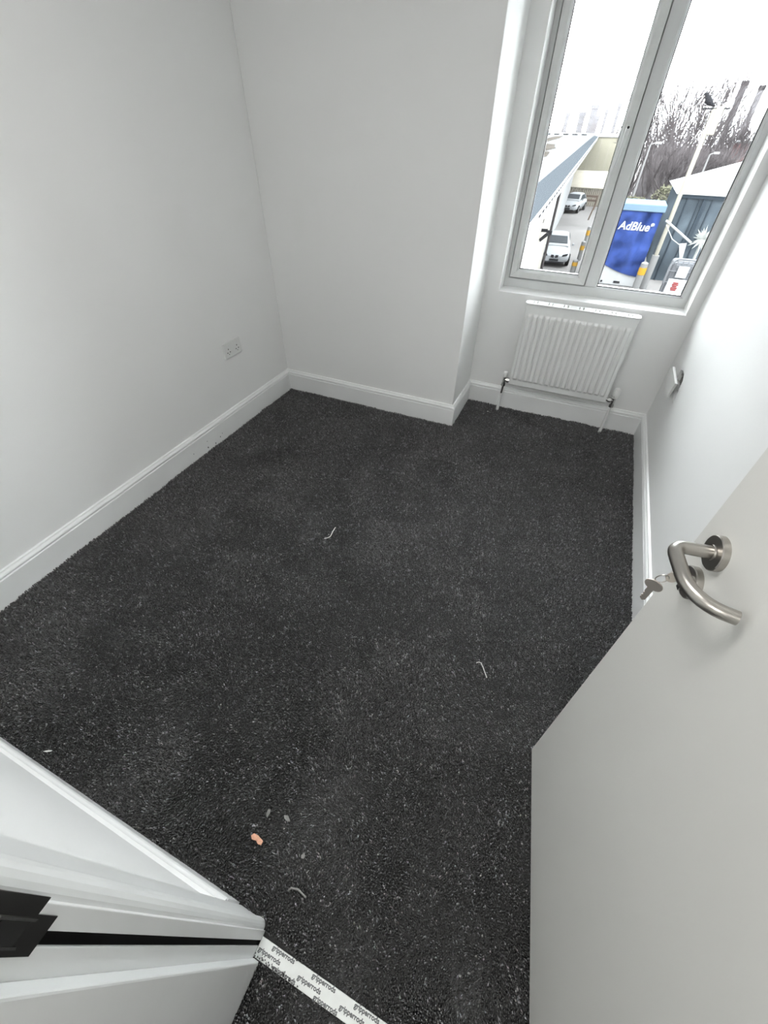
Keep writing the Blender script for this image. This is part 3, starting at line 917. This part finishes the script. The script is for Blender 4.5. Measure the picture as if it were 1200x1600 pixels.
# ------------------------------------------------------------------ cars
def superring(cx, y, hw, z0, z1, n=24, ex=3.2):
    pts = []
    for k in range(n):
        a = 2 * PI * k / n + PI / n
        c, s_ = math.cos(a), math.sin(a)
        pts.append(Vector((cx + hw * math.copysign(abs(c) ** (2 / ex), c), y, (z0 + z1) / 2 + (z1 - z0) / 2 * math.copysign(abs(s_) ** (2 / ex), s_))))
    return pts
def make_car(label):
    c = empty('car', (0, 0, 0), 0, label, 'car')
    st_ = [(0.0, .66, .30, .62), (.08, .78, .24, .70), (.35, .86, .20, .78), (1.0, .90, .19, .92), (1.3, .90, .19, .97), (2.5, .90, .19, .98), (3.7, .89, .19, .98), (4.2, .84, .24, .95), (4.35, .70, .34, .85)]
    MB().loft([superring(0, y, hw, a, b) for y, hw, a, b in st_]).build('body', M['carwhite'], c, smooth=True)
    cb = [(1.15, .72, .90, .98), (1.45, .74, .90, 1.16), (1.95, .68, .90, 1.40), (2.4, .66, .90, 1.46), (3.2, .66, .90, 1.43), (3.8, .68, .90, 1.22), (4.15, .70, .88, .98)]
    MB().loft([superring(0, y, hw, a, b, ex=4) for y, hw, a, b in cb]).build('cabin', M['carwhite'], c, smooth=True)
    MB().poly_prism([(-.60, 1.32, 1.075), (.60, 1.32, 1.075), (.54, 1.86, 1.365), (-.54, 1.86, 1.365)], (0, -.035, .02)).build('windscreen', M['carglass'], c)
    for sx in (-1, 1):
        MB().poly_prism([(sx * .715, 1.75, 1.02), (sx * .715, 3.5, 1.02), (sx * .67, 3.2, 1.34), (sx * .67, 2.05, 1.34)], (sx * .02, 0, 0)).build('side_window', M['carglass'], c)
        MB().poly_prism([(sx * .42, .03, .60), (sx * .72, .12, .66), (sx * .76, .16, .76), (sx * .46, .04, .70)], (0, -.06, 0)).build('headlight', M['darkmetal'], c)
        MB().poly_prism([(sx * .04, -.02, .52), (sx * .20, -.02, .54), (sx * .22, -.02, .68), (sx * .04, -.02, .67)], (0, -.03, 0)).build('grille', M['darkmetal'], c)
        MB().box((sx * .90, 1.35, .96), (sx * 1.02, 1.47, 1.08), bevel=.02).build('mirror', M['carwhite'], c)
        for yy in (.80, 3.45):
            wv_ = MB().lathe([(0, .30), (.02, .32), (.18, .32), (.20, .30)], (sx * .74, yy, .32), (sx, 0, 0), 24).build('wheel', M['tyre'], c, smooth=True)
            MB().lathe([(.19, .20), (.215, .19), (.215, .03)], (sx * .74, yy, .32), (sx, 0, 0), 10).build('hub', M['alloy'], wv_)
    MB().box((-.26, -.06, .36), (.26, -.02, .47)).build('number_plate', M['darkmetal'], c)
    MB().poly_prism([(-.62, .03, .25), (.62, .03, .25), (.58, .03, .33), (-.58, .03, .33)], (0, -.05, 0)).build('lower_intake', M['darkmetal'], c)
    return c
car = make_car('white car facing the window with dark grille, nearest in the yard')
car.location = (-.16, 27.2, GZ); car.scale = (.88, .88, .88); car.rotation_euler = (0, 0, .10)
car2 = copy_tree(car)
car2['label'] = 'far white car parked half behind the warehouse end wall'
car2.location = (-1.55, 46.5, GZ); car2.rotation_euler = (0, 0, -.15)

# ------------------------------------------------------------------ bollards
def bollard(x, y, h, r, label, zb=.62):
    b_ = empty('bollard', (x, y, GZ), 0, label, 'bollard', None)
    MB().lathe([(0, r), (h - .04, r), (h, r * .6)], (0, 0, 0), (0, 0, 1), 20).build('post', M['bollard'], b_, smooth=True)
    MB().lathe([(0, r * 1.06), (h * .22, r * 1.06)], (0, 0, h * zb), (0, 0, 1), 20).build('reflective_band', M['amber'], b_, smooth=True)
    return b_
bollard(1.00, 26.0, .72, .13, 'short post with orange disc at bottom of left pane beside the white car', .62)
bollard(1.03, 29.5, .95, .11, 'yellow-banded post just behind the orange disc post', .55)
bollard(1.02, 33.0, 1.15, .10, 'farthest yellow-banded post along the yard edge by the mullion', .60)
bollard(3.96, 24.0, 1.28, .15, 'grey bollard with amber band in front of the blue tank', .62)

# ------------------------------------------------------------------ AdBlue tank
tk = empty('fluid_tank', (3.0, 25, GZ), 0, 'big blue and white upright tank with white lettering in the right pane', 'tank')
def tb(mb, name, m, **k): return ob(mb, name, m, tk, **k)
tb(MB().box((1.55, 25.02, GZ), (3.99, 26.6, -1.30), bevel=.05), 'tank_body', M['tankwhite'])
arc = [(1.56, -1.32), (1.56, -2.6)]
for k in range(13):
    f = k / 12
    arc.append((1.95 + 2.03 * f, -3.10 - .78 * math.sin(f * PI / 2)))
arc = [(1.60, -1.34), (1.60, -3.12)] + [(1.60 + 2.38 * (k / 14), -3.12 - .70 * math.sin((k / 14) * PI / 2)) for k in range(1, 15)] + [(3.98, -1.34)]
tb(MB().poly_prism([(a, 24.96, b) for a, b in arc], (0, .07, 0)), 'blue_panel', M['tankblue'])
tb(MB().box((1.50, 24.90, -1.34), (4.05, 26.65, -1.08), bevel=.03), 'lid', M['tanklid'])
tb(MB().box((3.0, 24.99, -4.18), (3.28, 25.03, -4.10)), 'data_plate', M['darkmetal'])
tb(MB().box((2.42, 24.99, -4.20), (2.50, 25.03, -4.13)), 'data_plate', M['darkmetal'])
tm = Matrix.Translation((2.42, 24.945, -2.03)) @ Matrix.Rotation(PI / 2, 4, 'X')
o = text_mesh('lettering', 'AdBlue', .43, M['lettering'], tm, None, extrude=.005, offset=.012, shear=.16)
o.data.transform(Matrix.Translation(-tk.location)); o.parent = tk
tm = Matrix.Translation((3.70, 24.945, -1.86)) @ Matrix.Rotation(PI / 2, 4, 'X')
o = text_mesh('registered_mark', '®', .18, M['lettering'], tm, None, extrude=.005, offset=.008)
o.data.transform(Matrix.Translation(-tk.location)); o.parent = tk

# ------------------------------------------------------------------ lamp post with bird
lpst = empty('lamp_post', (4.36, 25.0, GZ), 0, 'tall cream lamp post with a bird on top, right pane', 'lamp post')
ob(MB().tube([(4.36, 25.0, GZ), (4.36, 25.0, -2.9)], .15, 16), 'base_sleeve', M['bollard'], lpst, smooth=True)
ob(MB().tube([(4.36, 25.0, -2.95), (4.36, 25.0, 1.88)], [.085, .080], 14), 'pole', M['polecream'], lpst, smooth=True)
ob(MB().box((4.40, 24.92, 1.15), (4.66, 25.04, 1.95), bevel=.02), 'sensor_panel', M['polecream'], lpst)
ob(MB().box((3.94, 24.96, 1.86), (4.85, 25.04, 1.91)), 'crossbar', M['darkmetal'], lpst)
bird = empty('pigeon', (4.02, 25.0, 1.93), 0, 'dark grey bird perched on top of the cream lamp post', 'bird')
bb = MB()
bb.loft([[Vector((4.02 + cx_ + r_ * .75 * 0 + r_ * math.cos(2 * PI * k / 12) * .55, 25.0 + r_ * math.sin(2 * PI * k / 12), 1.93 + cz_ + r_ * math.cos(2 * PI * k / 12) * .85)) for k in range(12)]
         for cx_, cz_, r_ in [(.30, .02, .012), (.20, .06, .05), (.10, .12, .095), (.0, .19, .105), (-.07, .27, .075), (-.10, .33, .050), (-.14, .355, .045), (-.185, .35, .025), (-.225, .335, .006)]])
ob(bb, 'body', M['bird'], bird, smooth=True)
for sx in (-.03, .03):
    ob(MB().tube([(4.03, 25 + sx, 1.915), (4.03, 25 + sx, 2.05)], .008, 6), 'leg', M['bird'], bird)

# ------------------------------------------------------------------ slate blue container building
ct = empty('container_building', (6, 27, GZ), 0, 'slate blue clad container building with pale shallow roof, right pane', 'building')
ob(MB().box((4.62, 27, GZ), (12, 33, -.95)), 'cladding', M['container'], ct)
ob(MB().box((4.55, 26.9, -.97), (12.1, 33.1, -.84)), 'eaves', M['containertrim'], ct)
ob(MB().poly_prism([(4.4, 26.85, -.84), (12.0, 26.85, -.84), (8.2, 26.85, .32)], (0, 6.3, 0)), 'roof', M['whitetrim'], ct)
mb = MB()
for i in range(14):
    x = 4.9 + i * .5
    mb.box((x, 26.95, GZ), (x + .05, 27, -.97))
ob(mb, 'ribs', M['containertrim'], ct)
ob(MB().box((5.55, 26.93, -3.2), (5.72, 27, -.97)), 'corner_post', M['containertrim'], ct)
# pale angled barrier arm
ba = empty('barrier_arm', (4.3, 24, -1.5), 0, 'white slanting barrier arm in front of the slate building', 'barrier')
ob(MB().tube([(4.12, 24, -1.48), (5.36, 24, -2.17)], .045, 10), 'arm', M['whitetrim'], ba)
ob(MB().tube([(4.18, 24, -1.62), (4.62, 24, -2.10), (5.02, 24, -2.30)], .018, 8), 'brace', M['whitetrim'], ba)
ob(MB().poly_prism([(4.95, 24, -2.25), (5.22, 24, -2.20), (5.30, 24, -2.72), (5.24, 24, -2.90), (5.17, 24, -2.72)], (0, .08, 0)), 'counterweight', M['whitetrim'], ba)
ob(MB().tube([(5.22, 24.04, -2.6), (5.22, 24.04, GZ)], .05, 10), 'support_post', M['whitetrim'], ba)
# spiky pale plant
sp = empty('spiky_plant', (5.75, 24, GZ), 0, 'pale white spiky yucca-like plant at the right edge of the pane', 'plant')
ob(MB().tube([(5.75, 24, GZ), (5.72, 24, -2.15)], [.07, .05], 10), 'stem', M['plant'], sp)
random.seed(11)
mb = MB()
for i in range(34):
    a = 2 * PI * i / 34 + random.uniform(-.1, .1)
    el = random.uniform(-.9, 1.0)
    L = random.uniform(.30, .56)
    d = Vector((math.cos(a), math.sin(el) * .9, math.sin(a))).normalized()
    s0 = Vector((5.72, 24, -2.02))
    sd_ = d.cross(Vector((0, 1, .1))).normalized() * .045
    tip = s0 + d * L
    mb.poly_prism([s0 - sd_, s0 + sd_, s0 + d * L * .5 + sd_ * .8, tip, s0 + d * L * .5 - sd_ * .8], (0, .012, 0))
ob(mb, 'leaves', M['plant'], sp)
# IBC cage with signs
ib = empty('caged_container', (5.3, 22, GZ), 0, 'white caged liquid container with paper notices at the right pane bottom', 'container')
ob(MB().box((4.80, 22.05, GZ + .15), (5.85, 23.0, -2.55), bevel=.10), 'tank', M['ibc'], ib)
mb = MB()
for i in range(7):
    x = 4.74 + i * .19
    mb.tube([(x, 22, GZ), (x, 22, -2.62), (x, 22.12, -2.44)], .014, 6)
for z in (-4.15, -3.7, -3.25, -2.85, -2.5):
    mb.tube([(4.70, 22, z), (5.95, 22, z)], .014, 6)
hoop = [(4.70, 22, -3.3), (4.70, 22, -2.75)] + [(4.70 + .3 - .3 * math.cos(k / 6 * PI / 2), 22, -2.75 + .33 * math.sin(k / 6 * PI / 2)) for k in range(1, 7)] + [(6.0, 22, -2.42)]
mb.tube(hoop, .035, 8)
ob(mb, 'cage', M['cage'], ib)
ob(MB().box((5.02, 21.93, -3.05), (5.40, 21.97, -2.65)), 'notice', M['lettering'], ib)
nb_ = empty('notice_board', (4.95, 21, GZ), 0, 'white board with red print in the lower right corner of the pane', 'sign')
ob(MB().box((4.72, 21.0, -3.45), (5.40, 21.04, -2.92)), 'board', M['lettering'], nb_)
ob(MB().box((4.74, 21.05, GZ), (4.80, 21.1, -3.0)), 'post', M['bollard'], nb_)
ob(MB().box((5.30, 21.05, GZ), (5.36, 21.1, -3.0)), 'post', M['bollard'], nb_)
mb = MB()
for i, (a, b) in enumerate(((4.92, 5.10), (4.90, 5.12), (4.93, 5.08), (4.90, 5.12), (4.92, 5.10))):
    mb.box((a, 20.98, -3.06 - i * .06), (b, 21.0, -3.02 - i * .06))
ob(mb, 'red_print', M['redink'], nb_)

# ------------------------------------------------------------------ street lamps
def street_lamp(x, y, zt, arm, label):
    s_ = empty('street_lamp', (x, y, GZ), 0, label, 'street lamp')
    MB().tube([(0, 0, 0), (0, 0, zt - GZ)], [.09, .05], 10).build('pole', M['bollard'], s_, smooth=True)
    MB().tube([(0, 0, zt - GZ), (arm, 0, zt - GZ + .12)], .035, 8).build('arm', M['bollard'], s_, smooth=True)
    MB().box((arm * .55, -.1, zt - GZ + .02), (arm * 1.4, .1, zt - GZ + .14), bevel=.03).build('lamp_head', M['lettering'], s_)
    return s_
street_lamp(3.05, 40, .45, .45, 'thin street lamp with short flat arm near the mullion, right pane')
street_lamp(6.62, 40, .05, .35, 'street lamp head by the reddish patch, far right of the pane')

# ------------------------------------------------------------------ bare trees
def bare_tree(x, y, h, spread, seed, label, m, n_main=9, depth=5, trunk=.11):
    rnd = random.Random(seed)
    t = empty('bare_tree', (x, y, GZ), 0, label, 'tree', 'bare trees beyond the yard')
    tr = MB(); tw = MB()
    def seg(mb, a, b, r0, r1, n):
        mid = (a + b) / 2 + Vector((rnd.uniform(-1, 1), rnd.uniform(-1, 1), rnd.uniform(-.3, .3))) * (b - a).length * .07
        mb.tube([a, mid, b], [r0, (r0 + r1) / 2, r1], n, cap=False)
    def grow(p, d, L, r, lev):
        q = p + d * L
        seg(tr if lev < 2 else tw, p, q, r, r * .65, 5 if lev < 2 else 3)
        if lev >= depth: return
        n = 3 if lev < 3 else rnd.choice((3, 4))
        for i in range(n):
            f = 1.0 if i == 0 else rnd.uniform(.35, 1.0)
            nd = (d + Vector((rnd.uniform(-1, 1), rnd.uniform(-1, 1), rnd.uniform(-.35, .9))) * spread).normalized()
            grow(p + d * L * f, nd, L * rnd.uniform(.58, .82), r * .62, lev + 1)
    tr.tube([(0, 0, 0), (0.05, 0, h * .22)], [trunk, trunk * .8], 8)
    for i in range(n_main):
        a = 2 * PI * i / n_main + rnd.uniform(-.3, .3)
        d = Vector((math.cos(a) * .42, math.sin(a) * .42, 1)).normalized()
        grow(Vector((0.03, 0, h * (.12 + .10 * rnd.random()))), d, h * .24, trunk * .5, 0)
    tr.build('trunk', m, t)
    tw.build('twigs', m, t)
    return t
TR = [(4.0, 44.0, 10.4, .55, 1, 'tall bare tree with fine twigs standing closest to the mullion'),
      (6.2, 47, 11.6, .55, 2, 'tallest bare tree behind the cream lamp post'),
      (8.6, 49, 8.6, .60, 4, 'lower bare tree right of the lamp post'),
      (5.0, 42, 6.0, .65, 5, 'low bare tree under the taller crowns behind the blue tank'),
      (7.6, 43, 5.4, .65, 6, 'low bare tree behind the pale roof of the slate building'),
      (3.0, 51, 8.0, .60, 8, 'bare tree half hidden by the window mullion')]
for x, y, h, s_, sd_, lab in TR:
    bare_tree(x, y, h, s_, sd_, lab, M['twig'])
# scrub: clumps of small leaves
def scrub(x, y, w_, h, seed, label):
    rnd = random.Random(seed)
    b_ = empty('shrub', (x, y, GZ), 0, label, 'shrub')
    mb = MB()
    for i in range(1500):
        a = rnd.uniform(0, 2 * PI); rr = math.sqrt(rnd.random())
        zz = rnd.random() ** .8
        k = math.sqrt(max(0, 1 - zz * zz * .85)) * rr
        p = Vector((math.cos(a) * k * w_, math.sin(a) * k * w_ * .6, zz * h))
        d = Vector((rnd.uniform(-1, 1), rnd.uniform(-1, 1), rnd.uniform(-.4, 1))).normalized() * rnd.uniform(.08, .2)
        s2 = d.orthogonal().normalized() * .04
        mb.quad(p - s2, p + s2, p + d + s2 * .3, p + d - s2 * .3)
    mb.build('foliage', M['bush'], b_)
    MB().tube([(0, 0, 0), (0, 0, h * .6)], .05, 6).build('stem', M['twig'], b_)
    return b_
scrub(5.0, 37, 1.5, 2.9, 21, 'olive scrub bush directly behind the lamp post')
scrub(7.0, 38, 1.6, 3.2, 22, 'olive scrub bush behind the pale container roof')
scrub(3.2, 38, 1.3, 2.2, 23, 'grey-green scrub bush rising behind the blue tank lid')
# red sheeted stack
rs_ = empty('sheeted_stack', (10.3, 52, GZ), 0, 'faded red sheeted stack at the far right edge of the pane', 'stack')
ob(MB().box((9.6, 52, GZ), (11.0, 53, .45), bevel=.1), 'sheeting', M['redcloth'], rs_)
ob(MB().box((9.5, 51.95, .35), (11.1, 53.05, .50), bevel=.05), 'top_board', M['whitetrim'], rs_)

# ------------------------------------------------------------------ skyline
def tower(x, y, wd, zt, m, label):
    t = empty('tower_block', (x, y, GZ), 0, label, 'tower block')
    MB().box((-wd / 2, 0, 0), (wd / 2, wd * .8, zt - GZ), bevel=.03).build('block', m, t)
    MB().box((-wd * .60, -.05, zt - GZ - .6), (wd * .60, wd * .85, zt - GZ)).build('cap', M['darkmetal'] if m is M['tower'] else m, t)
    mb = MB()
    n = int((zt - GZ) / 1.2)
    for i in range(n):
        mb.box((-wd * .42, -.03, i * 1.2 + .4), (wd * .42, 0, i * 1.2 + .75))
    mb.build('window_bands', M['tower'] if m is M['towerpale'] else M['towerpale'], t)
    return t
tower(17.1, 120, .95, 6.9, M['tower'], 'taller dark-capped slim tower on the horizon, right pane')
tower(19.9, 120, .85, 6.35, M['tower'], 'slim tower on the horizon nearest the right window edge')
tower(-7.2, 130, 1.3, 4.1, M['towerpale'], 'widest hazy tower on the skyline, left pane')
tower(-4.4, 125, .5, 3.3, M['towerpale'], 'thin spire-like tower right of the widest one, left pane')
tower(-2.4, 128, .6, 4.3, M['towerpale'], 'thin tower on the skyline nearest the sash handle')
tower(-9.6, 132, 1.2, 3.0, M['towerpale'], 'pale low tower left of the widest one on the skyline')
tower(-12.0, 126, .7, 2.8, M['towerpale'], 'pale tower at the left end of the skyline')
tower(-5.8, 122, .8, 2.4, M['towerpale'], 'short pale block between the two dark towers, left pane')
def woodland(x0, x1, y, h, seed, label):
    rnd = random.Random(seed)
    mb = MB()
    for i in range(2600):
        x = rnd.uniform(x0, x1)
        hh = h * (.55 + .45 * abs(math.sin(x * 1.7 + seed) * math.cos(x * .63))) * rnd.uniform(.75, 1.05)
        z0 = rnd.uniform(0, hh * .8)
        p = Vector((x, y + rnd.uniform(-2, 2), GZ + z0))
        q = p + Vector((rnd.uniform(-.5, .5), 0, rnd.uniform(.3, 1.2)))
        s2 = Vector((.05, 0, 0))
        mb.quad(p - s2, p + s2, q + s2 * .3, q - s2 * .3)
    mb.box((x0, y + 2, GZ), (x1, y + 3, GZ + h * .45))
    o = mb.build('woodland', M['hedge'])
    return tag(o, label, 'trees', kind='stuff')
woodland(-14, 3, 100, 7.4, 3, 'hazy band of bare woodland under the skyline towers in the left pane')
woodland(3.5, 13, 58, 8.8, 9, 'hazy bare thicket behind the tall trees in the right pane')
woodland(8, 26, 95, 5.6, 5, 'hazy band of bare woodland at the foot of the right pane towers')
